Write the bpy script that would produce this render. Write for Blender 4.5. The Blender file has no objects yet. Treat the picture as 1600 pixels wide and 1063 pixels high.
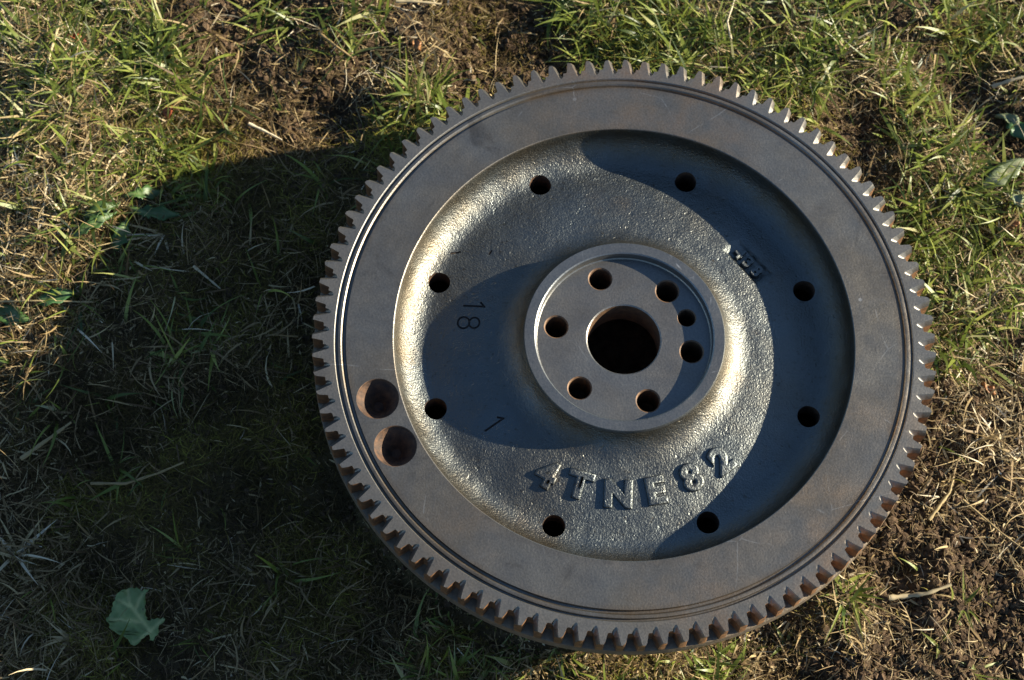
import bpy, bmesh, math, random
import numpy as np
from mathutils import Matrix, Vector

S = 0.16                     # one wheel radius in metres
H = 0.39 * S                 # height of the machined face above the lawn
SC = bpy.context.scene
COL = SC.collection
rng = np.random.default_rng(11)
random.seed(11)

# ------------------------------------------------------------ camera, sky, sun
RM = np.array([[0.9998205653511157, 0.0, 0.018942996092888964],
               [-0.006665247941088522, 0.9360533254828527, 0.3517950345334292],
               [-0.017731654487357397, -0.35185817008063464, 0.9358853650830578]])
CW = np.array([-0.46921467769465575, -2.1751724084294386, 5.741525881976416])
CAM = CW * S + np.array([0, 0, H])
cam = bpy.data.cameras.new('camera')
cam.sensor_width = 36.0
cam.lens = 36.0 * 3000.0 / 1600.0
cam.clip_start = 0.02
cam.clip_end = 100.0
cam.dof.use_dof = True
cam.dof.focus_distance = 0.97
cam.dof.aperture_fstop = 14.0
co = bpy.data.objects.new('camera', cam)
COL.objects.link(co)
co.matrix_world = Matrix.Translation(CAM.tolist()) @ Matrix(RM.T.tolist()).to_4x4()
SC.camera = co

SUN_EL, SUN_AZ = math.radians(20.0), math.radians(8.0)
w = bpy.data.worlds.new('World')
SC.world = w
w.use_nodes = True
nt = w.node_tree
sky = nt.nodes.new('ShaderNodeTexSky')
sky.sky_type = 'NISHITA'
sky.sun_disc = False
sky.sun_elevation = SUN_EL
sky.sun_rotation = math.pi / 2 - SUN_AZ
nt.links.new(sky.outputs[0], nt.nodes['Background'].inputs[0])
sky.air_density = 0.9
sky.ozone_density = 3.5
sky.dust_density = 0.2
nt.nodes['Background'].inputs[1].default_value = 0.063
sun = bpy.data.lights.new('sun', 'SUN')
sun.energy = 5.0
sun.angle = math.radians(0.5)
sun.color = (1.0, 0.905, 0.73)
so = bpy.data.objects.new('sun', sun)
COL.objects.link(so)
sd = Vector((math.cos(SUN_EL) * math.cos(SUN_AZ), math.cos(SUN_EL) * math.sin(SUN_AZ), math.sin(SUN_EL)))
so.rotation_euler = sd.to_track_quat('Z', 'Y').to_euler()
so.location = (1, 0, 1)
SC.view_settings.view_transform = 'Standard'
SC.view_settings.look = 'None'
SC.view_settings.exposure = 1.65
SC.view_settings.gamma = 1.0

# ------------------------------------------------------------ helpers
def gp(x, y, z=0.0):
    """point on the level z (metres) that the photograph shows at pixel x, y"""
    d = np.array([(x - 800) / 3000.0, -(y - 531.5) / 3000.0, -1.0]) @ RM
    return CAM + d * ((z - CAM[2]) / d[2])
_flat = gp
PXM = S / 486.0 * 1.07       # metres per photo pixel on the lawn

def tag(o, label=None, cat=None, group=None, kind=None):
    if label: o['label'] = label
    if cat: o['category'] = cat
    if group: o['group'] = group
    if kind: o['kind'] = kind
    return o

def link(name, me, mat=None, parent=None, loc=(0, 0, 0)):
    o = bpy.data.objects.new(name, me)
    COL.objects.link(o)
    o.location = loc
    if parent: o.parent = parent
    if mat and me is not None and len(me.materials) == 0: me.materials.append(mat)
    return o

def empty(name, loc=(0, 0, 0)):
    o = bpy.data.objects.new(name, None)
    o.empty_display_size = 0.01
    COL.objects.link(o)
    o.location = loc
    return o

def np_mesh(name, V, Q, tint=None):
    V = np.asarray(V, np.float32); Q = np.asarray(Q, np.int32)
    k = Q.shape[1]
    me = bpy.data.meshes.new(name)
    me.vertices.add(len(V)); me.vertices.foreach_set('co', V.ravel())
    me.loops.add(Q.size); me.loops.foreach_set('vertex_index', Q.ravel())
    me.polygons.add(len(Q))
    me.polygons.foreach_set('loop_start', np.arange(0, Q.size, k, dtype=np.int32))
    if tint is not None:
        a = me.attributes.new('tint', 'FLOAT', 'POINT')
        a.data.foreach_set('value', np.asarray(tint, np.float32))
    me.update(calc_edges=True)
    me.polygons.foreach_set('use_smooth', np.ones(len(Q), bool))
    return me

def smooth(me, ang=30):
    me.polygons.foreach_set('use_smooth', np.ones(len(me.polygons), bool))
    me.set_sharp_from_angle(angle=math.radians(ang))

LAT = [np.random.default_rng(100 + i).random((256, 256)) for i in range(8)]
def vn(x, y, size, seed=0):
    """smooth value noise in -1..1 with features of the given size"""
    L = LAT[seed % 8]
    u = np.asarray(x) / size + 37.3 * seed; v = np.asarray(y) / size + 11.7 * seed
    i = np.floor(u).astype(int); j = np.floor(v).astype(int)
    fu = u - i; fv = v - j
    fu = fu * fu * (3 - 2 * fu); fv = fv * fv * (3 - 2 * fv)
    a = L[i % 256, j % 256]; b = L[(i + 1) % 256, j % 256]; c = L[i % 256, (j + 1) % 256]; d = L[(i + 1) % 256, (j + 1) % 256]
    return 2 * ((a * (1 - fu) + b * fu) * (1 - fv) + (c * (1 - fu) + d * fu) * fv) - 1

# ------------------------------------------------------------ materials
def new_mat(name):
    m = bpy.data.materials.new(name); m.use_nodes = True
    n = m.node_tree.nodes; l = m.node_tree.links
    return m, n, l, n['Principled BSDF']
def N(n, t, **kw):
    x = n.new(t)
    for k, v in kw.items():
        if k in x.inputs: x.inputs[k].default_value = v
        else: setattr(x, k, v)
    return x
def noise(n, l, co, scale, detail=4, rough=0.55, dist=0.0):
    x = N(n, 'ShaderNodeTexNoise', Scale=scale, Detail=detail, Roughness=rough, Distortion=dist)
    l.new(co, x.inputs['Vector']); return x.outputs['Fac']
def ramp(n, l, fac, stops):
    r = n.new('ShaderNodeValToRGB'); e = r.color_ramp.elements
    while len(e) < len(stops): e.new(0.5)
    for a, (p, c) in zip(e, stops):
        a.position = p; a.color = (c, c, c, 1) if not isinstance(c, tuple) else (*c, 1)
    l.new(fac, r.inputs[0]); return r.outputs[0]
def mix(n, l, fac, a, b):
    m = n.new('ShaderNodeMix'); m.data_type = 'RGBA'
    for sock, v in ((m.inputs[0], fac), (m.inputs[6], a), (m.inputs[7], b)):
        if isinstance(v, bpy.types.NodeSocket): l.new(v, sock)
        elif isinstance(v, tuple): sock.default_value = (*v, 1)
        else: sock.default_value = v
    return m.outputs[2]
def math_(n, l, op, a, b=0.0):
    m = n.new('ShaderNodeMath'); m.operation = op
    for sock, v in ((m.inputs[0], a), (m.inputs[1], b)):
        if isinstance(v, bpy.types.NodeSocket): l.new(v, sock)
        else: sock.default_value = v
    return m.outputs[0]
def bump(n, l, h, dist, strength, b, prev=None):
    x = N(n, 'ShaderNodeBump', Strength=strength, Distance=dist)
    l.new(h, x.inputs['Height'])
    if prev: l.new(prev, x.inputs['Normal'])
    l.new(x.outputs[0], b.inputs['Normal']); return x.outputs[0]

def mat_machined(name, base, brown, rough, metal, rust=0.5, scratch=1.0, radial=None):
    m, n, l, b = new_mat(name)
    co = n.new('ShaderNodeNewGeometry').outputs['Position']
    big = noise(n, l, co, 16, 5, 0.6, 0.4)
    mid = noise(n, l, co, 70, 5, 0.65)
    fine = noise(n, l, co, 900, 3, 0.6)
    c = mix(n, l, ramp(n, l, big, [(0.38, 0.0), (0.62, 1.0)]), base, brown)
    # brown rust bloom in loose patches
    patch = math_(n, l, 'MULTIPLY', ramp(n, l, noise(n, l, co, 9, 3, 0.5), [(0.52, 0.0), (0.72, 1.0)]), ramp(n, l, mid, [(0.35, 0.0), (0.7, 1.0)]))
    c = mix(n, l, math_(n, l, 'MULTIPLY', patch, rust), c, (0.20, 0.095, 0.035))
    c = mix(n, l, math_(n, l, 'MULTIPLY', ramp(n, l, fine, [(0.3, 0.0), (0.75, 1.0)]), 0.22), c, (0.42, 0.38, 0.33))
    # rust keeps to the turned edges: amount by distance from the axis
    sx_ = n.new('ShaderNodeSeparateXYZ'); l.new(co, sx_.inputs[0])
    rr_ = math_(n, l, 'SQRT', math_(n, l, 'ADD', math_(n, l, 'MULTIPLY', sx_.outputs[0], sx_.outputs[0]), math_(n, l, 'MULTIPLY', sx_.outputs[1], sx_.outputs[1])))
    rr_ = math_(n, l, 'DIVIDE', rr_, S)
    if radial:
        amt = math_(n, l, 'MULTIPLY', ramp(n, l, rr_, radial), ramp(n, l, noise(n, l, co, 26, 4, 0.65), [(0.36, 0.0), (0.66, 1.0)]))
        c = mix(n, l, amt, c, (0.150, 0.098, 0.052))
        # oily dark smears and paler wiped areas
        sm = noise(n, l, co, 30, 5, 0.7, 1.2)
        c = mix(n, l, ramp(n, l, sm, [(0.30, 0.55), (0.42, 0.0)]), c, (0.075, 0.068, 0.060))
        c = mix(n, l, ramp(n, l, sm, [(0.60, 0.0), (0.74, 0.35)]), c, (0.235, 0.225, 0.205))
    turn = math_(n, l, 'SINE', math_(n, l, 'MULTIPLY', rr_, 1900.0))
    turn = math_(n, l, 'MULTIPLY', turn, ramp(n, l, mid, [(0.4, 0.0), (0.6, 1.0)]))
    # scratches: thin broken arcs
    v = N(n, 'ShaderNodeTexVoronoi', Scale=21.0, feature='DISTANCE_TO_EDGE')
    wv = n.new('ShaderNodeVectorMath'); wv.operation = 'ADD'
    ns = N(n, 'ShaderNodeTexNoise', Scale=12.0); l.new(co, ns.inputs['Vector'])
    sc = n.new('ShaderNodeVectorMath'); sc.operation = 'SCALE'; sc.inputs[3].default_value = 0.02
    l.new(ns.outputs['Color'], sc.inputs[0]); l.new(co, wv.inputs[0]); l.new(sc.outputs[0], wv.inputs[1])
    l.new(wv.outputs[0], v.inputs['Vector'])
    line = ramp(n, l, v.outputs['Distance'], [(0.002, 1.0), (0.0065, 0.0)])
    br = math_(n, l, 'MULTIPLY', ramp(n, l, noise(n, l, co, 60, 4, 0.7), [(0.50, 0.0), (0.60, 1.0)]), ramp(n, l, noise(n, l, co, 13, 2), [(0.49, 0.0), (0.56, 1.0)]))
    line = math_(n, l, 'MULTIPLY', line, br)
    chip = N(n, 'ShaderNodeTexVoronoi', Scale=95.0); l.new(co, chip.inputs['Vector'])
    cm = math_(n, l, 'MULTIPLY', ramp(n, l, chip.outputs['Distance'], [(0.07, 1.0), (0.11, 0.0)]), ramp(n, l, chip.outputs['Color'], [(0.84, 0.0), (0.87, 1.0)]))
    marks = math_(n, l, 'MULTIPLY', math_(n, l, 'MAXIMUM', math_(n, l, 'MULTIPLY', line, 0.6), cm), 0.75 * scratch)
    c = mix(n, l, marks, c, (0.55, 0.54, 0.50))
    l.new(c, b.inputs['Base Color'])
    b.inputs['Metallic'].default_value = metal
    r = math_(n, l, 'ADD', math_(n, l, 'MULTIPLY', mid, 0.22), rough - 0.11)
    l.new(r, b.inputs['Roughness'])
    p = bump(n, l, fine, 0.0003, 0.32, b)
    p = bump(n, l, mid, 0.001, 0.14, b, p)
    bump(n, l, turn, 0.00004, 0.25, b, p)
    return m

def mat_cast(name):
    m, n, l, b = new_mat(name)
    co = n.new('ShaderNodeTexCoord').outputs['Object']
    big = noise(n, l, co, 14, 4, 0.6)
    c = mix(n, l, ramp(n, l, big, [(0.4, 0.0), (0.65, 1.0)]), (0.120, 0.133, 0.130), (0.117, 0.114, 0.098))
    pits = noise(n, l, co, 420, 3, 0.6)
    c = mix(n, l, ramp(n, l, pits, [(0.24, 0.75), (0.40, 0.0)]), c, (0.06, 0.045, 0.03))
    rp = math_(n, l, 'MULTIPLY', ramp(n, l, noise(n, l, co, 22, 4, 0.6), [(0.55, 0.0), (0.75, 1.0)]), 0.45)
    c = mix(n, l, rp, c, (0.16, 0.10, 0.05))
    sx_ = n.new('ShaderNodeSeparateXYZ'); l.new(co, sx_.inputs[0])
    rr_ = math_(n, l, 'SQRT', math_(n, l, 'ADD', math_(n, l, 'MULTIPLY', sx_.outputs[0], sx_.outputs[0]), math_(n, l, 'MULTIPLY', sx_.outputs[1], sx_.outputs[1])))
    rr_ = math_(n, l, 'DIVIDE', rr_, S)
    amt = math_(n, l, 'MULTIPLY', ramp(n, l, rr_, [(0.33, 0.75), (0.40, 0.10), (0.45, 0.0), (0.66, 0.0), (0.70, 0.55), (0.74, 0.8)]), ramp(n, l, noise(n, l, co, 40, 4, 0.65), [(0.3, 0.15), (0.62, 1.0)]))
    c = mix(n, l, amt, c, (0.105, 0.076, 0.040))
    l.new(c, b.inputs['Base Color'])
    b.inputs['Metallic'].default_value = 0.92
    l.new(math_(n, l, 'ADD', math_(n, l, 'MULTIPLY', noise(n, l, co, 900, 2), 0.46), 0.18), b.inputs['Roughness'])
    g = noise(n, l, co, 1080, 3, 0.65)
    gv = ramp(n, l, noise(n, l, co, 35, 3, 0.6), [(0.3, 0.55), (0.7, 1.15)])
    p = bump(n, l, math_(n, l, 'MULTIPLY', g, gv), 0.0008, 0.52, b)
    p = bump(n, l, ramp(n, l, noise(n, l, co, 260, 2, 0.5), [(0.18, 0.0), (0.34, 1.0)]), 0.0006, 0.6, b, p)
    v = N(n, 'ShaderNodeTexVoronoi', Scale=950.0); l.new(co, v.inputs['Vector'])
    p = bump(n, l, v.outputs['Distance'], 0.0005, 0.28, b, p)
    bump(n, l, noise(n, l, co, 60, 3), 0.004, 0.25, b, p)
    return m

def mat_rust(name, a, c2, metal=0.1, rough=0.75):
    m, n, l, b = new_mat(name)
    co = n.new('ShaderNodeNewGeometry').outputs['Position']
    f = noise(n, l, co, 260, 5, 0.65)
    l.new(mix(n, l, ramp(n, l, f, [(0.35, 0.0), (0.68, 1.0)]), a, c2), b.inputs['Base Color'])
    b.inputs['Metallic'].default_value = metal; b.inputs['Roughness'].default_value = rough
    bump(n, l, f, 0.0008, 0.5, b)
    return m

def mat_plant(name, stops, rough=0.55, trans=0.3, spec=0.3):
    m, n, l, b = new_mat(name)
    at = n.new('ShaderNodeAttribute'); at.attribute_name = 'tint'
    c = ramp(n, l, at.outputs['Fac'], stops)
    l.new(c, b.inputs['Base Color'])
    b.inputs['Roughness'].default_value = rough
    b.inputs['Specular IOR Level'].default_value = spec
    if trans:
        t = n.new('ShaderNodeBsdfTranslucent'); l.new(c, t.inputs[0])
        x = n.new('ShaderNodeMixShader'); x.inputs[0].default_value = trans
        l.new(b.outputs[0], x.inputs[1]); l.new(t.outputs[0], x.inputs[2])
        l.new(x.outputs[0], n['Material Output'].inputs[0])
    return m

def mat_leaf(name, a, c2, vein, trans=0.2, spots=True):
    m, n, l, b = new_mat(name)
    co = n.new('ShaderNodeTexCoord').outputs['Object']
    f = noise(n, l, co, 90, 5, 0.6)
    c = mix(n, l, ramp(n, l, f, [(0.35, 0.0), (0.65, 1.0)]), a, c2)
    if spots:
        v = noise(n, l, co, 240, 2)
        c = mix(n, l, ramp(n, l, v, [(0.70, 0.0), (0.74, 0.8)]), c, (0.05, 0.035, 0.02))
    at = n.new('ShaderNodeAttribute'); at.attribute_name = 'tint'
    c = mix(n, l, at.outputs['Fac'], c, vein)
    l.new(c, b.inputs['Base Color'])
    b.inputs['Roughness'].default_value = 0.5
    bump(n, l, noise(n, l, co, 350, 3), 0.0006, 0.4, b)
    if trans:
        t = n.new('ShaderNodeBsdfTranslucent'); l.new(c, t.inputs[0])
        x = n.new('ShaderNodeMixShader'); x.inputs[0].default_value = trans
        l.new(b.outputs[0], x.inputs[1]); l.new(t.outputs[0], x.inputs[2])
        l.new(x.outputs[0], n['Material Output'].inputs[0])
    return m

M_FACE = mat_machined('machined_face', (0.143, 0.145, 0.135), (0.156, 0.138, 0.108), 0.42, 0.88, 0.4, 0.6, [(0.0, 0.25), (0.735 , 0.30), (0.765, 0.0), (0.872, 0.0), (0.897, 0.75), (0.93, 0.35), (1.0, 0.2)])
M_GEAR = mat_machined('gear_steel', (0.135, 0.138, 0.132), (0.140, 0.128, 0.106), 0.47, 0.85, 0.6, 0.4)
M_HUB = mat_machined('hub_steel', (0.150, 0.155, 0.150), (0.150, 0.135, 0.112), 0.40, 0.85, 0.35, 0.5)
M_RIM = mat_machined('bare_rim_steel', (0.128, 0.142, 0.148), (0.118, 0.122, 0.120), 0.40, 0.85, 0.2, 2.2)
M_CAST = mat_cast('cast_iron')
M_RUST = mat_rust('hole_rust', (0.026, 0.015, 0.009), (0.115, 0.056, 0.024))
M_BORE = mat_rust('bore_rust', (0.065, 0.040, 0.025), (0.155, 0.085, 0.040), 0.3, 0.6)
M_GAP = mat_rust('tooth_gap_rust', (0.080, 0.050, 0.030), (0.26, 0.125, 0.050), 0.35, 0.55)
M_STAMP = mat_rust('stamp_dark', (0.03, 0.025, 0.02), (0.07, 0.05, 0.035), 0.3)  # dark brown colour for the engraved strokes
M_LOWER = mat_rust('rough_flange', (0.11, 0.09, 0.065), (0.20, 0.155, 0.105), 0.45, 0.55)

# ------------------------------------------------------------ flywheel
SEG = 196
def revolve(name, prof, seg=SEG, phase=0.0):
    """closed solid of revolution; prof = closed loop of (r, z) in wheel radii"""
    k = len(prof); a = phase + np.arange(seg) * 2 * math.pi / seg
    P = np.array(prof)
    V = np.stack([np.outer(np.cos(a), P[:, 0]), np.outer(np.sin(a), P[:, 0]), np.outer(np.ones(seg), P[:, 1])], 2).reshape(-1, 3) * S
    i = np.arange(seg)[:, None]; j = np.arange(k)[None]
    A = i * k + j; B = ((i + 1) % seg) * k + j; C = ((i + 1) % seg) * k + (j + 1) % k; D = i * k + (j + 1) % k
    Q = np.stack([A, D, C, B], 2).reshape(-1, 4)
    me = np_mesh(name, V, Q)
    bm = bmesh.new(); bm.from_mesh(me); bmesh.ops.recalc_face_normals(bm, faces=bm.faces); bm.to_mesh(me); bm.free()
    return me

def prism(bm, pts, z0, z1):
    """closed prism over a polygon of (x, y)"""
    lo = [bm.verts.new((x * S, y * S, (z0((x, y)) if callable(z0) else z0) * S)) for x, y in pts]; hi = [bm.verts.new((x * S, y * S, z1 * S)) for x, y in pts]
    n = len(pts)
    bm.faces.new(lo[::-1]); bm.faces.new(hi)
    for i in range(n): bm.faces.new((lo[i], lo[(i + 1) % n], hi[(i + 1) % n], hi[i]))
def disc(cx, cy, r, n=40): return [(cx + r * math.cos(2 * math.pi * i / n), cy + r * math.sin(2 * math.pi * i / n)) for i in range(n)]
def cone_cut(bm, cx, cy, r, z0, z1, ch=0.004, n=40):
    """drill with a small countersink where it leaves the top face z1"""
    rings = [(r, z0), (r, z1 - ch), (r + ch, z1), (r + ch, z1 + 0.05)]
    vs = [[bm.verts.new(((x) * S, (y) * S, z * S)) for x, y in disc(cx, cy, rr, n)] for rr, z in rings]
    bm.faces.new(vs[0][::-1]); bm.faces.new(vs[-1])
    for a, b in zip(vs, vs[1:]):
        for i in range(n): bm.faces.new((a[i], a[(i + 1) % n], b[(i + 1) % n], b[i]))

def cut(me, cutters):
    """boolean a mesh with a list of (fill function, material)"""
    o = bpy.data.objects.new('tmp', me); COL.objects.link(o)
    tmp = []
    for fn, mt in cutters:
        bm = bmesh.new(); fn(bm)
        bmesh.ops.recalc_face_normals(bm, faces=bm.faces)
        cm = bpy.data.meshes.new('cutter'); bm.to_mesh(cm); bm.free(); cm.materials.append(mt)
        c = bpy.data.objects.new('cutter', cm); COL.objects.link(c); tmp.append((c, cm))
        md = o.modifiers.new('b', 'BOOLEAN'); md.operation = 'DIFFERENCE'; md.solver = 'EXACT'; md.object = c
        md.material_mode = 'TRANSFER'
    dg = bpy.context.evaluated_depsgraph_get()
    out = bpy.data.meshes.new_from_object(o.evaluated_get(dg), depsgraph=dg)
    bpy.data.objects.remove(o)
    for c, cm in tmp: bpy.data.objects.remove(c); bpy.data.meshes.remove(cm)
    return out

wheel = empty('flywheel', (0, 0, 0))
tag(wheel, 'round cast iron flywheel with a toothed ring gear lying face up on the lawn', 'flywheel')
TOP = (0, 0, H)
def part(name, me, mat, ang=32, label=None):
    smooth(me, ang)
    o = link(name, me, mat, wheel, TOP)
    if label: o['label'] = label
    return o

FZ = -0.118                                      # dish floor at the bolt holes
def floor_z(r):
    return -0.084 + (FZ + 0.084) * min(1, max(0, (r - 0.42) / 0.21)) ** 1.3
# dish
prof = []
prof.append((0.737, -0.007))
for i in range(15):
    t = math.pi / 2 * (1 - i / 14)
    prof.append((0.636 + 0.099 * math.sin(t), FZ + 0.097 * (1 - math.cos(t))))
for r in (0.60, 0.57, 0.54, 0.51, 0.48, 0.455): prof.append((r, floor_z(r)))
for i in range(11):
    r = 0.43 - 0.106 * i / 10
    u = (0.43 - r) / 0.110
    prof.append((r, -0.0845 + 0.102 * (1 - math.sqrt(max(0, 1 - u * u)))))
prof[-1] = (0.324, -0.010)
prof += [(0.324, -0.19), (0.737, -0.19)]
web = revolve('web', prof)
web.materials.append(M_CAST)
H8 = [114.28, 69.26, 18.82, -21.04, -65.99, -110.75, -160.74, 159.2]
def f_h8(bm):
    for a in H8:
        a = math.radians(a); prism(bm, disc(0.6395 * math.cos(a), 0.6395 * math.sin(a), 0.0362), -0.25, 0.03)
def stamp(cx, cy, rot, strokes, wd=0.0066, zt=-0.05, dz=0.0050):
    """engraved strokes; text up is +y before the turn by rot"""
    c, s = math.cos(rot), math.sin(rot)
    T = lambda x, y: (cx + c * x - s * y, cy + s * x + c * y)
    zb = lambda q: floor_z(math.hypot(q[0], q[1])) - dz
    fns = []
    for st in strokes:
        if st[0] == 'ring':
            _, x, y, r, q = st
            def fn(bm, x=x, y=y, r=r, q=q):
                n = 28
                rings = []
                for rr, z in ((r - wd / 2, zt), (r - wd / 2, None), (r + wd / 2, None), (r + wd / 2, zt)):
                    pts = [T(x + rr * math.cos(2 * math.pi * i / n), y + q * rr * math.sin(2 * math.pi * i / n)) for i in range(n)]
                    rings.append([bm.verts.new((a * S, b * S, (zb((a, b)) if z is None else z) * S)) for a, b in pts])
                for k in range(4):
                    A, B = rings[k], rings[(k + 1) % 4]
                    for i in range(n): bm.faces.new((A[i], A[(i + 1) % n], B[(i + 1) % n], B[i]))
            fns.append(fn)
        else:
            (x0, y0), (x1, y1) = st
            def fn(bm, x0=x0, y0=y0, x1=x1, y1=y1):
                d = Vector((x1 - x0, y1 - y0)).normalized() * wd / 2; p = Vector((-d.y, d.x))
                q = [Vector((x0, y0)) - d + p, Vector((x0, y0)) - d - p, Vector((x1, y1)) + d - p, Vector((x1, y1)) + d + p]
                prism(bm, [T(*v) for v in q], zb, zt)
            fns.append(fn)
    return [(f, M_STAMP) for f in fns]
ONE = [((0, -0.033), (0, 0.033)), ((0, 0.033), (-0.013, 0.021))]
EIGHT = [('ring', 0, 0.0165, 0.0185, 0.92), ('ring', 0, -0.0185, 0.0200, 0.95)]
cuts = [(f_h8, M_RUST)]
cuts += stamp(-0.482, 0.136, math.radians(-96), ONE)
cuts += stamp(-0.498, 0.078, math.radians(-94), EIGHT)
cuts += stamp(-0.414, -0.270, math.radians(-56), ONE)
cuts += stamp(-0.545, 0.335, math.radians(-80), [((0, -0.014), (0, 0.014))])
cuts += stamp(-0.43, 0.33, math.radians(-30), [((0, -0.006), (0, 0.006))])
# sunk number plate
PC, PA = (0.424, 0.300), math.radians(-49)
def f_plate(bm):
    # pocket with drafted walls, following the slope of the floor
    c, s_ = math.cos(PA), math.sin(PA)
    rings = []
    for hl, hw, dz in ((0.066, 0.027, -0.010), (0.082, 0.037, 0.0006), (0.083, 0.038, None)):
        vs = []
        for x, y in ((-hl, -hw), (hl, -hw), (hl, hw), (-hl, hw)):
            a, b = PC[0] + c * x - s_ * y, PC[1] + s_ * x + c * y
            vs.append(bm.verts.new((a * S, b * S, (-0.05 if dz is None else floor_z(math.hypot(a, b)) + dz) * S)))
        rings.append(vs)
    bm.faces.new(rings[0][::-1]); bm.faces.new(rings[-1])
    for A, B in zip(rings, rings[1:]):
        for k in range(4): bm.faces.new((A[k], A[(k + 1) % 4], B[(k + 1) % 4], B[k]))
cuts.append((f_plate, M_CAST))
web = cut(web, cuts)
part('dish', web, M_CAST, 40)

# friction face with its two turned grooves and the two big blind holes
ring = revolve('friction_ring', [(0.737, -0.007), (0.7385, -0.0015), (0.741, 0.0), (0.80, 0.0), (0.86, 0.0), (0.8905, 0.0), (0.8930, -0.010), (0.9000, -0.010), (0.9063, -0.0007),
                                 (0.9075, 0.0), (0.9150, 0.0), (0.9165, -0.0005), (0.9185, -0.009), (0.9230, -0.009), (0.9230, -0.085), (0.737, -0.085)])
ring.materials.append(M_FACE)
def balance_cut(bm, cx, cy, n=48):
    # shallow balance hole: a short drilled wall and the cone a drill point leaves
    rings = [(0.015, -0.080), (0.0655, -0.013), (0.0655, -0.002), (0.0675, 0.0), (0.0675, 0.05)]
    vs = [[bm.verts.new((x * S, y * S, z * S)) for x, y in disc(cx, cy, rr, n)] for rr, z in rings]
    bm.faces.new(vs[0][::-1]); bm.faces.new(vs[-1])
    for a, b in zip(vs, vs[1:]):
        for i in range(n): bm.faces.new((a[i], a[(i + 1) % n], b[(i + 1) % n], b[i]))
BIG = [(-0.784, -0.217), (-0.725, -0.373)]
def f_big(bm):
    for x, y in BIG: balance_cut(bm, x, y)
ring = cut(ring, [(f_big, M_RUST)])
part('friction_ring', ring, M_FACE, 28)
HB = H / S + 0.02
low = revolve('lower_body', [(0.735, -0.0855), (0.985, -0.0855), (0.999, -0.089), (1.001, -0.096), (1.001, -0.135), (0.995, -0.143), (0.965, -0.146), (0.93, -0.16), (0.915, -0.19), (0.90, -HB), (0.70, -HB), (0.70, -0.19), (0.735, -0.19)])
low.materials.append(M_LOWER)
part('lower_body', low, M_LOWER, 35)

# hub
hub = revolve('hub', [(0.324, -0.010), (0.300, -0.010), (0.2830, -0.010), (0.2825, -0.026), (0.279, -0.030), (0.20, -0.030), (0.1215, -0.030), (0.1175, -0.0335), (0.117, -0.155), (0.324, -0.155)])
hub.materials.append(M_HUB)
def f_hub(bm):
    for k in range(6):
        a = math.radians(109.22 - 60 * k); cone_cut(bm, 0.2211 * math.cos(a), 0.2211 * math.sin(a), 0.0360, -0.30, -0.030, 0.0040)
    cone_cut(bm, 0.205, 0.075, 0.0280, -0.30, -0.030, 0.0030)
hub = cut(hub, [(f_hub, M_BORE)])
hub.materials.append(M_BORE)
bi = len(hub.materials) - 1
for pf in hub.polygons:
    if abs(pf.normal.z) < 0.3 and pf.center.z < -0.05 * S and math.hypot(pf.center.x, pf.center.y) < 0.12 * S: pf.material_index = bi
o_hub = part('hub', hub, M_HUB, 28)

rim = revolve('hub_rim', [(0.324, -0.010), (0.3230, 0.001), (0.3205, 0.0049), (0.304, 0.0049), (0.2890, 0.0049), (0.2850, 0.0015), (0.2830, -0.010)])
part('hub_rim', rim, M_RIM, 28)

# ring gear: an annulus and 98 teeth, each tooth one pitch of the rim
DT = 2 * math.pi / 98
T0 = math.radians(0.3035) + 0.43 * DT
gear = revolve('ring_gear', [(0.9230, -0.009), (0.9272, -0.0012), (0.9285, -0.0002), (0.940, -0.0002), (0.940, -0.085), (0.9230, -0.085)], 196, T0)
o_gear = part('ring_gear', gear, M_GEAR, 28)
top = [(0, .963), (.10, .963), (.155, .9645), (.185, .969), (.205, .977), (.265, .9935), (.292, .9982), (.325, .9997), (.465, 1.0), (.495, .996), (.585, .972), (.675, .9495), (.70, .9460), (.75, .9440), (.82, .9455), (.90, .950), (.945, .957), (.955, .963), (1, .963)]
mid = top[:7] + [(.340, 1.0), (.66, 1.0), (.68, .996), (.76, .980), (.82, .970), (.84, .967), (.865, .9645), (.89, .963), (.92, .963), (.95, .963), (.957, .963), (1, .963)]
tb = bmesh.new()
def tv(u, r, z): a = -u * DT; return tb.verts.new((r * S * math.cos(a), r * S * math.sin(a), z * S))
tt = [tv(u, r, -0.0002) for u, r in top]
tm = [tv(u, r, -0.0002 if 0 else -0.017) for u, r in mid]
tl = [tv(u, r, -0.0853) for u, r in mid]
inn = [tv(u, 0.940 if u in (0, 1, .5) else 0.940, -0.0002) for u in (1, .5, 0)]
tb.faces.new(tt + inn)
for A, B in ((tt, tm), (tm, tl)):
    for i in range(len(A) - 1): tb.faces.new((A[i], B[i], B[i + 1], A[i + 1]))
bmesh.ops.recalc_face_normals(tb, faces=tb.faces)
tmesh = bpy.data.meshes.new('tooth'); tb.to_mesh(tmesh); tb.free()
f0 = max(tmesh.polygons, key=lambda p: len(p.vertices))
if f0.normal.z < 0: tmesh.flip_normals()
smooth(tmesh, 38)
tmesh.materials.append(M_GEAR); tmesh.materials.append(M_GAP)
for pf in tmesh.polygons:
    pf.material_index = 1 if (abs(pf.normal.z) < 0.15) else 0
variants = []
for q in range(7):
    tm2 = tmesh.copy(); tm2.name = 'tooth'
    for v in tm2.vertices:
        r = math.hypot(v.co.x, v.co.y)
        if r > 0.966 * S and v.co.z > -0.05 * S:                      # starter wear: tips rubbed and burred a little
            wv = random.uniform(-0.0045, 0.0008) * S * min(1, (r / S - 0.966) / 0.03)
            v.co.x += wv; v.co.y += random.uniform(-0.0010, 0.0010) * S; v.co.z -= max(0, random.gauss(0, 0.0008)) * S * (v.co.z > -0.002)
    variants.append(tm2)
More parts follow.
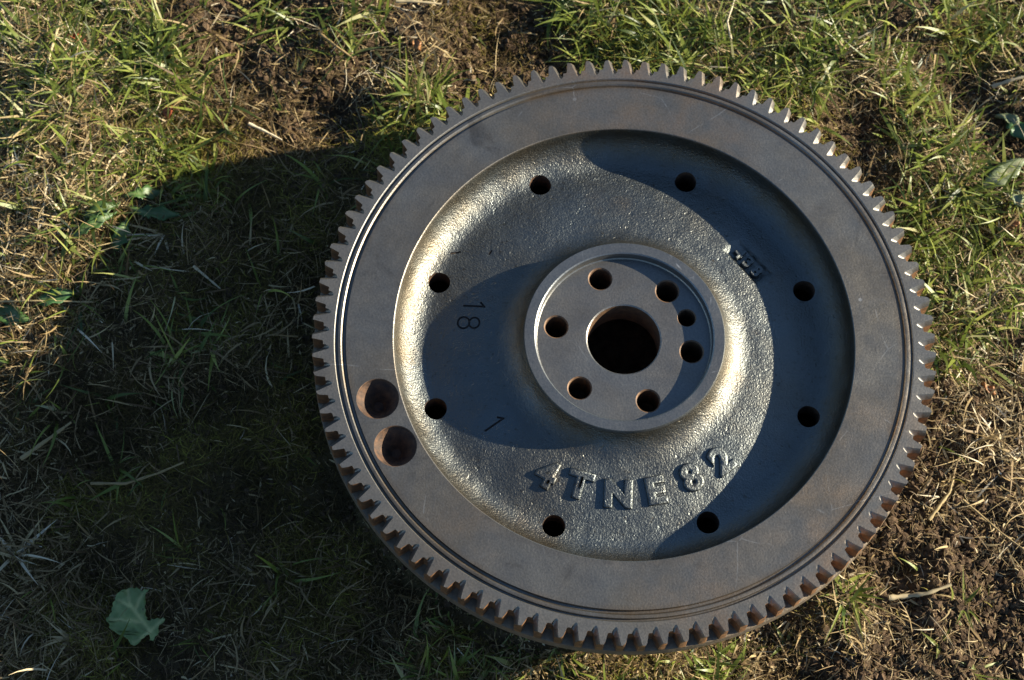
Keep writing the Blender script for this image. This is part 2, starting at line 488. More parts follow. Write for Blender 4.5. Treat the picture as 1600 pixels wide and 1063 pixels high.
for k in range(98):
    t = link('tooth', variants[random.randrange(7)], None, o_gear)
    t.rotation_euler.z = T0 + k * DT

# raised casting letters
def letter(ch, x, y, z, rot, cap, thick, bev, bold, name='cast_letter', sx=1.0, tilt=0.15):
    cu = bpy.data.curves.new('txt', 'FONT'); cu.body = ch
    cu.align_x = 'CENTER'; cu.size = cap / 0.73; cu.extrude = thick / 2; cu.bevel_depth = bev; cu.bevel_resolution = 2; cu.offset = bold
    cu.resolution_u = 6
    o = bpy.data.objects.new('txt', cu); COL.objects.link(o)
    dg = bpy.context.evaluated_depsgraph_get()
    me = bpy.data.meshes.new_from_object(o.evaluated_get(dg), depsgraph=dg)
    bpy.data.objects.remove(o)
    me.transform(Matrix.Diagonal((sx, 1, 1, 1)) @ Matrix.Translation((0, -cap / 2, 0)))
    me.materials.clear()
    smooth(me, 50)
    me.transform(Matrix.Translation((x * S, y * S, z * S)) @ Matrix.Rotation(rot, 4, 'Z') @ Matrix.Rotation(tilt, 4, 'X'))
    return link(name, me, M_CAST, wheel, TOP)
for ch, ang, r in zip('4TNE82', (-119.6, -107.3, -92.7, -79.1, -64.7, -51.6), (0.497, 0.489, 0.496, 0.493, 0.487, 0.489)):
    a = math.radians(ang)
    letter(ch, r * math.cos(a), r * math.sin(a), floor_z(r) + 0.0008, a + math.pi / 2, 0.082 * S, 0.004 * S, 0.0068 * S, 0.0016 * S, sx=1.05)
for i, ch in enumerate('438'):
    c, s = math.cos(PA), math.sin(PA); q = -0.042 + 0.041 * i
    letter(ch, PC[0] + c * q, PC[1] + s * q, floor_z(0.52) - 0.004, PA, 0.042 * S, 0.012 * S, 0.002 * S, 0.0012 * S, 'cast_digit', 1.0, -0.15)

# ------------------------------------------------------------ ground
def blob(x, y, lst):
    out = np.zeros_like(x)
    for px, py, rad, wgt in lst:
        c = _flat(px, py)
        d2 = ((x - c[0]) ** 2 + (y - c[1]) ** 2) / (rad * PXM) ** 2
        out = np.maximum(out, wgt * np.exp(-d2))
    return out
SOIL = [(420, 60, 80, 1), (330, 110, 45, .8), (520, 180, 70, .9), (590, 90, 50, .6), (770, 70, 90, 1), (860, 90, 50, 1), (720, 130, 50, .8), (440, 190, 60, .7),
        (1345, 210, 60, 1), (1320, 140, 40, .7), (1500, 130, 70, 1), (1400, 60, 40, .6), (1560, 230, 50, .9), (1530, 830, 140, 1), (1420, 880, 110, 1), (1470, 680, 90, .9), (1560, 650, 60, .7),
        (1290, 1050, 90, .9), (1580, 1000, 120, 1), (1430, 1040, 90, 1), (1390, 800, 80, .9), (1520, 380, 50, .5)]
GREEN = [(90, 70, 110, .75), (240, 110, 80, 1), (50, 200, 110, .5), (250, 225, 80, .8), (430, 30, 45, .8), (560, 60, 50, .6), (660, 170, 60, .7), (640, 250, 40, .6), (930, 20, 60, .9),
         (1010, 50, 110, 1), (1130, 60, 100, 1), (1180, 140, 70, 1), (1290, 40, 110, .9), (1250, 140, 60, .8), (1540, 40, 80, 1), (1420, 160, 80, .8), (1510, 300, 90, 1), (1460, 250, 60, .7), (1470, 420, 70, .95),
         (1560, 430, 60, .6), (1490, 520, 70, .9), (1440, 480, 50, .9), (1320, 940, 40, .7), (1350, 560, 90, .8), (300, 540, 90, .12), (130, 330, 100, .5), (90, 560, 100, .12), (250, 700, 100, .05), (1050, 1050, 130, .5), (860, 1050, 80, .5), (700, 1040, 80, .4), (1530, 600, 60, .4), (1500, 950, 40, .3)]
MOSS = [(1010, 75, 80, .7), (1180, 95, 70, .6), (1520, 60, 60, .6), (1500, 330, 70, .6), (640, 230, 90, 1), (350, 230, 120, .9), (740, 30, 70, .8), (400, 340, 200, 1), (330, 480, 220, .8), (420, 650, 220, 1), (550, 900, 240, 1), (800, 70, 60, .8), (1400, 250, 90, .5), (1300, 240, 90, .5),
        (200, 700, 240, .95), (120, 930, 200, .8), (960, 1050, 150, .7), (1250, 1000, 110, .4), (300, 900, 200, .7), (1450, 180, 80, .5)]
STRAW = [(60, 120, 140, 1), (180, 200, 130, 1), (60, 330, 120, 1), (300, 170, 70, .7), (20, 480, 100, .9), (60, 700, 110, .35), (40, 930, 110, .7), (200, 900, 130, .15), (300, 500, 160, .2), (430, 200, 50, .7), (1180, 60, 90, .6),
         (1400, 130, 90, .8), (1480, 250, 80, .9), (1560, 120, 60, .7), (1540, 450, 90, .9), (1500, 560, 80, .8), (1530, 680, 100, .7), (1000, 1045, 140, .9), (1200, 1000, 80, .8), (1330, 960, 60, .7), (600, 120, 80, .4), (850, 1050, 100, .7), (1490, 760, 80, .6), (620, 1000, 120, .3)]

DIP = _flat(40, 1010)
def ground_z(x, y):
    x = np.asarray(x, float); y = np.asarray(y, float)
    so_ = np.clip(blob(x, y, SOIL), 0, 1)
    dip2 = blob(x, y, [(270, 275, 95, 1)])  # added hollow that carries the shadow's upper edge further out
    n1 = vn(x, y, 0.075, 0); n2 = vn(x, y, 0.030, 1); n3 = vn(x, y, 0.012, 2); n4 = vn(x, y, 0.0055, 3); n5 = vn(x, y, 0.0027, 4)
    z = 0.0050 * n1 + 0.0045 * n2 + (0.0012 + 0.0014 * so_) * n3 + (0.0005 + 0.0016 * so_) * n4 + (0.0003 + 0.0010 * so_) * n5
    z = z - 0.0085 * so_ - 0.010 * dip2
    # added hollow: lowers the lawn so the wheel's shadow fills this corner
    c = DIP
    z = z - 0.030 * np.exp(-(((x - c[0]) / 0.17) ** 2 + ((y - c[1]) / 0.13) ** 2))
    r = np.hypot(x, y)
    f = np.clip((0.160 - r) / 0.012, 0, 1); f = f * f * (3 - 2 * f)
    z = z * (1 - f) + f * -0.004
    far = np.clip((np.hypot(x, y) - 0.6) / 0.6, 0, 1)
    return z * (1 - 0.6 * far)

def axis(a, b, step):
    core = np.arange(a, b, step)
    g = step * 1.35 ** np.arange(1, 28); g = np.cumsum(g); g = g[g < 14]
    return np.concatenate([(a - g)[::-1], core, core[-1] + g])
gx = axis(-0.40, 0.30, 0.0013); gy = axis(-0.27, 0.31, 0.0013)
X, Y = np.meshgrid(gx, gy)
Zg = ground_z(X, Y)
nx, ny = len(gx), len(gy)
idx = np.arange(nx * ny).reshape(ny, nx)
Qg = np.stack([idx[:-1, :-1], idx[:-1, 1:], idx[1:, 1:], idx[1:, :-1]], 2).reshape(-1, 4)
mossy = blob(X, Y, MOSS)
gm = np_mesh('ground', np.stack([X, Y, Zg], 2).reshape(-1, 3), Qg, mossy.ravel())
M_SOIL, n, l, b = new_mat('soil')
cc = n.new('ShaderNodeTexCoord').outputs['Object']
f1 = noise(n, l, cc, 120, 5, 0.65); f2 = noise(n, l, cc, 700, 4, 0.7); f3 = noise(n, l, cc, 25, 3)
c = mix(n, l, ramp(n, l, f1, [(0.35, 0.0), (0.68, 1.0)]), (0.040, 0.025, 0.014), (0.135, 0.088, 0.050))
at = n.new('ShaderNodeAttribute'); at.attribute_name = 'tint'
c = mix(n, l, math_(n, l, 'MULTIPLY', at.outputs['Fac'], 0.7), c, (0.075, 0.060, 0.020))
c = mix(n, l, ramp(n, l, f2, [(0.55, 0.0), (0.8, 0.6)]), c, (0.17, 0.125, 0.08))
l.new(c, b.inputs['Base Color']); b.inputs['Roughness'].default_value = 0.9; b.inputs['Specular IOR Level'].default_value = 0.15
bump(n, l, f2, 0.0016, 0.9, b)
go = link('ground', gm, M_SOIL)
tag(go, 'brown crumbly soil of the worn lawn under and around the flywheel', None, None, 'structure')

# ------------------------------------------------------------ blades, straw, moss
def ribbons(base, az, elev, length, width, droop, curl, segs, twist=None, taper=0.6):
    """flat tapering ribbons: nodes follow a heading az that curls and an elevation that droops"""
    n = len(az); h = (length / segs)[:, None]
    t = (np.arange(segs) + 0.5) / segs
    el = elev[:, None] - droop[:, None] * t[None]
    aa = az[:, None] + curl[:, None] * t[None]
    d = np.stack([np.cos(el) * np.cos(aa), np.cos(el) * np.sin(aa), np.sin(el)], 2) * h[..., None]
    P = np.concatenate([base[:, None, :], base[:, None, :] + np.cumsum(d, 1)], 1)        # n, segs+1, 3
    tn = np.arange(segs + 1) / segs
    ww = width[:, None] * np.clip(1 - tn[None] ** 2.2, 0.08, 1) * (taper + (1 - taper) * np.sin(np.pi * np.clip(tn * 0.9 + 0.15, 0, 1)))[None]
    an = az[:, None] + curl[:, None] * tn[None] + np.pi / 2
    tw = (np.zeros(n) if twist is None else twist)[:, None] * (0.4 + 0.6 * tn[None])
    sv = np.stack([np.cos(an) * np.cos(tw), np.sin(an) * np.cos(tw), np.sin(tw)], 2)
    L = P - sv * ww[..., None] / 2; R = P + sv * ww[..., None] / 2
    V = np.stack([L, R], 2).reshape(n, -1, 3)
    m = 2 * (segs + 1)
    k = np.arange(segs) * 2
    q = np.stack([k, k + 1, k + 3, k + 2], 1)
    Q = (q[None] + (np.arange(n) * m)[:, None, None]).reshape(-1, 4)
    return V.reshape(-1, 3), Q, m

x0, x1, y0, y1 = -0.39, 0.27, -0.25, 0.29
def scatter(n, dens, inner=0.148):
    out = []
    tot = 0
    while tot < n:
        x = rng.uniform(x0, x1, n * 2); y = rng.uniform(y0, y1, n * 2)
        k = (rng.random(n * 2) < dens(x, y)) & (np.hypot(x, y) > inner)
        out.append(np.stack([x[k], y[k]], 1)); tot += k.sum()
        if len(out) > 60: break
    return np.concatenate(out)[:n]
def base3(p, dz=0.0): return np.stack([p[:, 0], p[:, 1], ground_z(p[:, 0], p[:, 1]) + dz], 1)
U = lambda a, b, n: rng.uniform(a, b, n)

# under the rim nothing may poke through the wheel: shorten what grows there
def rim_limit(p, ln):
    r = np.hypot(p[:, 0], p[:, 1]); k = np.clip((r - 0.146) / 0.03, 0.15, 1)
    return ln * k

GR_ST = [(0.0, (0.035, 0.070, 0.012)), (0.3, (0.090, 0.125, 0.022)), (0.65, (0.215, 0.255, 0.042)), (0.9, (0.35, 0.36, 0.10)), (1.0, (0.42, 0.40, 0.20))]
ST_ST = [(0.0, (0.10, 0.058, 0.022)), (0.35, (0.25, 0.170, 0.072)), (0.7, (0.42, 0.32, 0.155)), (1.0, (0.62, 0.54, 0.38))]
MO_ST = [(0.0, (0.036, 0.022, 0.008)), (0.4, (0.095, 0.065, 0.017)), (0.75, (0.21, 0.180, 0.030)), (1.0, (0.27, 0.27, 0.038))]
M_GREEN = mat_plant('grass_blade', GR_ST, 0.42, 0.45, 0.4)
M_STRAW = mat_plant('dry_straw', ST_ST, 0.6, 0.2, 0.3)
M_MOSS = mat_plant('moss_fibre', MO_ST, 0.75, 0.2, 0.2)

def put(name, parts, mat, label):
    Vs, Qs, Ts, off = [], [], [], 0
    for (V, Q, m), t in parts:
        Vs.append(V); Qs.append(Q + off); Ts.append(np.repeat(t, m)); off += len(V)
    o = link(name, np_mesh(name, np.concatenate(Vs), np.concatenate(Qs), np.concatenate(Ts)), mat)
    return tag(o, label, None, None, 'stuff')

# moss: a springy mat of short curled fibres
d_m = lambda x, y: np.clip(0.10 + 0.95 * blob(x, y, MOSS) - 0.35 * blob(x, y, SOIL) + 0.25 * vn(x, y, 0.02, 5), 0.02, 1)
p = scatter(75000, d_m); n_ = len(p)
ln = rim_limit(p, U(0.004, 0.013, n_))
mo = ribbons(base3(p, U(-0.001, 0.0035, n_)), U(0, 6.28, n_), U(-0.1, 0.9, n_), ln, U(0.00025, 0.0006, n_), U(-0.3, 1.6, n_), U(-2.2, 2.2, n_), 4, U(-1, 1, n_))
tm_ = np.clip(0.42 + 0.30 * vn(p[:, 0], p[:, 1], 0.03, 6) - 0.14 + 0.5 * blob(p[:, 0], p[:, 1], [(1010, 75, 90, 1), (1180, 95, 80, .9), (1520, 60, 70, .9), (1500, 330, 80, .9), (640, 230, 110, 1), (280, 235, 90, .8), (740, 30, 60, .8), (950, 1050, 130, .6), (1440, 230, 90, .6)]) + rng.normal(0, 0.16, n_), 0, 1)
put('moss', [(mo, tm_)], M_MOSS, 'springy olive and brown moss carpeting the lawn beside the flywheel')

# straw: dead clippings lying every way
d_s = lambda x, y: np.clip(0.16 + 0.95 * blob(x, y, STRAW) - 0.25 * blob(x, y, SOIL) + 0.25 * vn(x, y, 0.025, 7), 0.05, 1)
p = scatter(44000, d_s); n_ = len(p)
ln = rim_limit(p, 0.003 + 0.023 * rng.random(n_) ** 2.8)
s1 = ribbons(base3(p, U(0.0, 0.0045, n_)), U(0, 6.28, n_), rng.normal(0.20, 0.38, n_), ln, 0.0003 + 0.0011 * rng.random(n_) ** 3, U(-0.4, 1.0, n_), rng.normal(0, 0.55, n_), 4, U(-0.9, 0.9, n_))
t1 = np.clip(rng.normal(0.56, 0.24, n_) - 0.42 * np.clip(blob(p[:, 0], p[:, 1], MOSS), 0, 1), 0, 1)  # straw darkened over the moss, shade partly put into its colour
# crumbs of dead root and soil-coloured bits, mostly on the bare patches
d_c = lambda x, y: np.clip(0.12 + 0.9 * blob(x, y, SOIL), 0, 1)
p = scatter(24000, d_c); n_ = len(p)
s2 = ribbons(base3(p, U(-0.0005, 0.003, n_)), U(0, 6.28, n_), U(-0.2, 0.6, n_), rim_limit(p, U(0.002, 0.009, n_)), U(0.0002, 0.0006, n_), U(-0.8, 1.4, n_), U(-1.4, 1.4, n_), 3, U(-1, 1, n_))
t2 = np.clip(rng.normal(0.30, 0.24, n_), 0, 1)
put('dead_grass', [(s1, t1), (s2, t2)], M_STRAW, 'pale dry straw and dead grass littering the lawn')

# living grass
d_g = lambda x, y: np.clip(0.006 + blob(x, y, GREEN) * (0.9 + 0.5 * vn(x, y, 0.018, 2)) - 0.3 * blob(x, y, SOIL), 0.006, 1)
p = scatter(8000, d_g); n_ = len(p)
# gather most of them into tufts that share a foot
nt_ = 900
ft = p[rng.integers(0, n_, nt_)]
own = rng.integers(0, nt_, n_); inT = rng.random(n_) < 0.68
p = np.where(inT[:, None], ft[own] + rng.normal(0, 0.0022, (n_, 2)), p)
p = p[np.hypot(p[:, 0], p[:, 1]) > 0.150]; n_ = len(p)
ln = rim_limit(p, 0.008 + 0.026 * rng.random(n_) ** 1.3)
g1 = ribbons(base3(p, -0.001), U(0, 6.28, n_), np.clip(rng.normal(0.72, 0.38, n_), 0.05, 1.45), ln, 0.0008 + 0.0021 * rng.random(n_) ** 1.8, U(0.0, 1.5, n_), rng.normal(0, 0.45, n_), 5, rng.normal(0, 0.5, n_), 0.75)
tg = np.clip(rng.normal(0.52, 0.22, n_), 0, 1)
put('grass', [(g1, tg)], M_GREEN, 'short green grass growing thinly over the lawn')

# soil crumbs: small lumps
def crumbs(n, dens, r0, r1):
    p = scatter(n, dens, 0.150); n = len(p)
    t = (1 + 5 ** 0.5) / 2
    iv = np.array([(-1, t, 0), (1, t, 0), (-1, -t, 0), (1, -t, 0), (0, -1, t), (0, 1, t), (0, -1, -t), (0, 1, -t), (t, 0, -1), (t, 0, 1), (-t, 0, -1), (-t, 0, 1)]) / 1.9
    tri = np.array([(0, 11, 5), (0, 5, 1), (0, 1, 7), (0, 7, 10), (0, 10, 11), (1, 5, 9), (5, 11, 4), (11, 10, 2), (10, 7, 6), (7, 1, 8), (3, 9, 4), (3, 4, 2), (3, 2, 6), (3, 6, 8), (3, 8, 9), (4, 9, 5), (2, 4, 11), (6, 2, 10), (8, 6, 7), (9, 8, 1)])
    r = r0 + (r1 - r0) * rng.random(n) ** 3
    V = iv[None] * (1 + rng.normal(0, 0.22, (n, 12, 1))) * r[:, None, None] * U(0.7, 1.25, (n, 1, 3))
    a = U(0, 6.28, n); ca, sa = np.cos(a)[:, None], np.sin(a)[:, None]
    V = np.stack([V[..., 0] * ca - V[..., 1] * sa, V[..., 0] * sa + V[..., 1] * ca, V[..., 2]], 2)
    V += base3(p, 0.2 * r)[:, None]
    Q = (tri[None] + (np.arange(n) * 12)[:, None, None]).reshape(-1, 3)
    return V.reshape(-1, 3), Q
V, Q = crumbs(30000, lambda x, y: np.clip(0.04 + 1.0 * blob(x, y, SOIL), 0, 1), 0.0004, 0.0028)
cm = np_mesh('soil_crumbs', V, Q, np.zeros(len(V)))
cm.polygons.foreach_set('use_smooth', np.zeros(len(Q), bool))
tag(link('soil_crumbs', cm, M_SOIL), 'small brown crumbs of loose soil on the bare patches', None, None, 'stuff')

# ------------------------------------------------------------ single plants, leaves and stalks
def gz(x, y): return float(ground_z(np.array([x]), np.array([y]))[0])
def gp(x, y, z=None):
    # where the line of sight through a pixel meets the uneven lawn
    if z is not None and abs(z) > 0.003: return _flat(x, y, z)
    z = 0.0
    for _ in range(4):
        q = _flat(x, y, z); z = gz(q[0], q[1])
    return q
def one_blade(length, width, az, elev, droop, curl, twist, tint, fold=0.35, segs=7):
    """a blade with a folded keel: three vertices across"""
    V, Q, F = [], [], []
    P = Vector((0, 0, 0)); h = length / segs
    for i in range(segs + 1):
        t = i / segs
        w_ = width * max(0.05, 1 - t ** 2.4) * (0.65 + 0.35 * math.sin(math.pi * min(1, t * 0.9 + 0.15))) / 2
        a = az + curl * t; tw = twist * t
        sv = Vector((-math.sin(a) * math.cos(tw), math.cos(a) * math.cos(tw), math.sin(tw)))
        e = elev - droop * t
        d = Vector((math.cos(e) * math.cos(a), math.cos(e) * math.sin(a), math.sin(e)))
        nrm = sv.cross(d).normalized()
        if nrm.z < 0: nrm = -nrm
        V += [P - sv * w_, P - nrm * w_ * fold, P + sv * w_]
        P = P + d * h
    for i in range(segs):
        k = 3 * i
        Q += [(k, k + 1, k + 4, k + 3), (k + 1, k + 2, k + 5, k + 4)]
    return np_mesh('blade', [tuple(v) for v in V], Q, np.full(len(V), tint))
M_MAT = {'green': M_GREEN, 'straw': M_STRAW}
def tuft(px, py, label, blades, mat='green', tint=0.6, name='grass_tuft', cat='grass tuft', w=0.0020):
    """blades: list of (tip offset dx, dy in photo pixels, drooping 0..1); each reaches about that far from the foot"""
    c = gp(px, py); g = (c[0], c[1], gz(c[0], c[1]) - 0.001)
    o = tag(empty(name, g), label, cat)
    for (dx, dy, dr) in blades:
        ln = math.hypot(dx, dy) * PXM * 1.12; az = math.atan2(-dy, dx)
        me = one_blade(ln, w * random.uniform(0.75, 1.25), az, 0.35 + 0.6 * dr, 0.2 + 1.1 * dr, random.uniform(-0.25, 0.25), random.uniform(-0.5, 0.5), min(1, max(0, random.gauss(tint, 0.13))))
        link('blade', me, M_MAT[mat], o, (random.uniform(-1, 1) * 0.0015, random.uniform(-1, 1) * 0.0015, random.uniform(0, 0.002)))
    return o
def fan(n, lo, hi, a0=0, a1=360):
    return [(math.cos(math.radians(a)) * r, -math.sin(math.radians(a)) * r, random.uniform(0.2, 0.9)) for a, r in ((random.uniform(a0, a1), random.uniform(lo, hi)) for _ in range(n))]

TG = [
 (228, 104, 'big spreading tuft of long green blades near the upper left corner of the lawn', [(95, -45, .4), (100, 10, .3), (-45, 70, .5), (-35, 110, .5), (20, 100, .6), (-110, -60, .4), (-60, -55, .5), (60, -75, .6), (85, -20, .5), (-80, 30, .4), (-30, -60, .7), (10, -70, .7), (60, 60, .5), (100, 25, .3), (-15, 60, .7), (45, 30, .6)], 0.58),
 (552, 84, 'bright forked sprout of yellow green blades on bare soil above the ring gear', [(-34, -32, .6), (-12, -68, .5), (32, -38, .6), (50, -5, .3), (-2, 18, .5)], 0.78),
 (632, 168, 'tall narrow blades standing on moss close to the ring gear teeth', [(8, -95, .5), (-18, -50, .6), (22, -60, .6), (55, -50, .4), (-48, 30, .4), (-4, 32, .6)], 0.72),
 (672, 150, 'small three bladed sprout beside the soil above the ring gear', [(-8, -38, .6), (30, -36, .6), (22, 22, .5)], 0.6),
 (470, 122, 'thin yellow green sprout on dark soil between two worn patches', [(12, -36, .6), (-4, -30, .7), (-8, 14, .6)], 0.82),
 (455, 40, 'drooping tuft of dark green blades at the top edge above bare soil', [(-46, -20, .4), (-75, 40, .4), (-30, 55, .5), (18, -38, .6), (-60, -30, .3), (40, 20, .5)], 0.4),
 (1010, 58, 'thick cluster of green blades directly above the top of the ring gear', [(-45, -30, .5), (-30, -50, .6), (5, -55, .7), (35, -45, .6), (55, -12, .5), (48, 22, .4), (-55, 14, .5), (-10, 34, .6), (22, 42, .6)], 0.62),
 (1128, 82, 'upright cluster of broad green blades above the ring gear beside a long pale blade', [(-42, -36, .5), (-18, -60, .6), (20, -66, .6), (44, -34, .5), (52, 6, .4), (30, 40, .5), (-35, 26, .5)], 0.6),
 (1215, 128, 'leafy cluster of green blades touching the teeth at the upper right of the gear', [(-38, -22, .5), (-8, -50, .6), (30, -44, .6), (44, -10, .5), (18, 34, .6), (-26, 24, .5), (56, 20, .4)], 0.66),
 (1272, 150, 'two bladed bright green sprout in dark soil', [(-10, -40, .6), (44, -28, .4), (6, 24, .5)], 0.6),
 (1400, 128, 'pale tuft of mixed green and dry blades on the soil right of the gear', fan(12, 25, 62), 0.82),
 (1500, 305, 'dense bright tuft of green blades on the lawn right of the gear', fan(16, 30, 78), 0.66),
 (1455, 415, 'fine green tuft leaning against the right side of the ring gear', fan(12, 28, 66, -80, 130), 0.7),
 (1528, 452, 'long three bladed green sprout below the dense tuft', [(-8, -72, .5), (46, -58, .4), (-46, 30, .4), (60, 42, .4), (20, -30, .6)], 0.5),
 (1326, 928, 'small green tuft poking out from under the lower rim of the gear', [(36, -12, .5), (58, 30, .4), (18, 70, .4), (-38, 78, .3), (-18, 30, .6), (28, 48, .5), (-44, 4, .4), (8, 60, .4), (44, 10, .4)], 0.6),
 (1508, 945, 'sparse sprout of thin blades on the brown soil near the lower right corner', [(-6, -52, .4), (24, 30, .5), (-20, 34, .5), (26, -20, .5), (4, 44, .4)], 0.55),
 (1470, 1010, 'tiny yellow green sprout on the soil at the bottom edge', [(-28, -20, .5), (18, -30, .5), (-6, 24, .5)], 0.7),
 (1560, 60, 'big leafy cluster of broad green blades in the upper right corner', [(-50, -20, .5), (-30, -55, .6), (0, -60, .6), (30, -50, .6), (-45, 30, .5), (-18, 62, .5), (20, 68, .4), (-66, 60, .3), (30, 20, .6)], 0.6),
 (1375, 90, 'upright single stalks of green grass between soil and straw', [(-4, -48, .6), (8, -40, .7), (-20, -22, .6), (26, -18, .5)], 0.66),
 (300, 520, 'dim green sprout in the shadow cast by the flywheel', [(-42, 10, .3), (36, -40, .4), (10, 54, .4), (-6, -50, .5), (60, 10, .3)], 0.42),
 (1440, 372, 'thin bright blades reaching over the gear teeth at the upper right', [(-34, 8, .8), (-26, -30, .8), (-20, 34, .8), (30, -20, .6), (22, 26, .6)], 0.72),
 (1470, 640, 'few short blades brushing the right side of the gear', [(-28, -14, .9), (-22, 16, .9), (26, 12, .6), (10, -30, .7)], 0.62),
 (1225, 1010, 'short blades curling up against the lower rim', [(-20, -34, .9), (14, -30, .9), (30, 18, .5), (-26, 22, .5), (40, -8, .6)], 0.66),
 (1100, 1040, 'tuft of short bright blades under the bottom edge of the rim', [(-30, -22, .5), (44, -40, .4), (26, -14, .5), (-50, 16, .4), (10, 20, .5), (60, 8, .4)], 0.72),
]
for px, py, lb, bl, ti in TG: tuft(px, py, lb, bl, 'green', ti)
tuft(255, 368, 'fan of bleached dead blades beside the lobed weed in the shadow', [(-70, -16, .2), (-90, 22, .2), (-110, 34, .2), (-60, 8, .3), (-40, 34, .4), (-24, 44, .5), (-8, 40, .5), (-34, -14, .4), (14, 36, .4)], 'straw', 0.75, 'dead_tuft', 'dead grass', 0.0014)
tuft(25, 870, 'clump of curled bleached blades near the lower left corner', fan(10, 40, 85), 'straw', 0.8, 'dead_tuft', 'dead grass', 0.0018)
tuft(110, 1000, 'arched bundle of grey dead blades below the pale leaf', fan(10, 22, 55, 90, 260), 'straw', 0.6, 'dead_tuft', 'dead grass', 0.0014)
tuft(60, 180, 'tangled bunch of tan dead stalks in sunlit grass at the left edge', fan(12, 35, 80), 'straw', 0.7, 'dead_tuft', 'dead grass', 0.0016)
tuft(1500, 215, 'dry tan bunch among the green blades right of the gear', fan(10, 25, 60), 'straw', 0.7, 'dead_tuft', 'dead grass', 0.0014)

# stalks: thin round stems
def stalk(pts, rad, name, label, cat, mat, tint, lift=0.0055):
    P = []
    for px, py, dz in pts:
        c = gp(px, py, dz); P.append(Vector((c[0], c[1], gz(c[0], c[1]) + lift + dz)))
    b0 = P[0].copy()
    fine = []
    for a, b in zip(P, P[1:]):
        for k in range(4): fine.append(a.lerp(b, k / 4))
    fine.append(P[-1])
    V, Q = [], []
    n = len(fine)
    for i, q in enumerate(fine):
        d = (fine[min(n - 1, i + 1)] - fine[max(0, i - 1)]).normalized()
        s = d.cross(Vector((0, 0, 1))).normalized(); u = s.cross(d)
        r = rad * (1 - 0.5 * i / n) * (1 + 0.25 * math.sin(i * 2.3))
        for k in range(6):
            a = k * math.pi / 3
            V.append(tuple(q - b0 + s * r * math.cos(a) + u * r * math.sin(a)))
    for i in range(n - 1):
        for k in range(6): Q.append((i * 6 + k, i * 6 + (k + 1) % 6, i * 6 + 6 + (k + 1) % 6, i * 6 + 6 + k))
    o = link(name, np_mesh(name, V, Q, np.full(len(V), tint)), mat, None, b0)
    return tag(o, label, cat)
SK = [
 ([(1385, 938, 0), (1415, 935, 0), (1445, 931, 0), (1482, 918, .001)], 0.0015, 'twig', 'short tan twig lying on soil below the lower right of the gear', 'twig', 0.8),
 ([(1447, 817, .001), (1462, 797, .002), (1478, 776, .002), (1487, 752, .004)], 0.0012, 'twig', 'pale tapered twig slanting upward on soil right of the lower gear teeth', 'twig', 0.65),
 ([(1500, 785, 0), (1530, 812, .001), (1560, 838, .001), (1598, 866, .001)], 0.0007, 'straw_stalk', 'long grey dry stem crossing the soil at the right edge', 'stalk', 0.5),
 ([(390, 200, 0), (415, 213, .001), (443, 228, .002)], 0.0010, 'straw_stalk', 'thick bleached stalk on the edge of the flywheel shadow', 'stalk', 0.95),
 ([(500, 62, .002), (525, 80, .001), (552, 98, 0)], 0.0010, 'twig', 'grey bent twig among soil crumbs above the gear', 'twig', 0.4),
 ([(98, 45, .003), (85, 85, .002), (75, 120, .001), (68, 150, 0)], 0.0010, 'straw_stalk', 'tall straw stem among green blades in the upper left', 'stalk', 0.75),
 ([(0, 478, .001), (60, 478, .002), (150, 479, .001)], 0.0006, 'straw_stalk', 'thin straight straw lying level in the shadow by the left edge', 'stalk', 0.7),
 ([(145, 760, 0), (200, 762, .002), (250, 745, .001), (290, 728, .001)], 0.0009, 'straw_stalk', 'curved brown stem in the deep shadow left of the gear', 'stalk', 0.45),
 ([(36, 722, 0), (75, 695, .001), (115, 666, .001)], 0.0013, 'straw_stalk', 'stout dry stalk in the shadow close to the left edge', 'stalk', 0.55),
 ([(305, 424, .002), (325, 440, .001), (346, 457, 0)], 0.0008, 'straw_stalk', 'short pale straw in the middle of the flywheel shadow', 'stalk', 0.85),
 ([(1140, 70, .012), (1135, 40, .010), (1148, 0, .006)], 0.0007, 'straw_stalk', 'long pale upright grass stem above the upper right teeth', 'stalk', 0.9),
 ([(1545, 146, .002), (1575, 136, .003), (1598, 130, .003)], 0.0013, 'straw_stalk', 'pale flattened stem over dark soil at the upper right edge', 'stalk', 0.85),
 ([(620, 14, .003), (650, 11, .004), (690, 17, .002)], 0.0011, 'straw_stalk', 'pale leaf blade lying flat on soil at the top edge', 'stalk', 0.8),
]
for a in SK: stalk(a[0], a[1], a[2], a[3], a[4], M_STRAW, a[5])

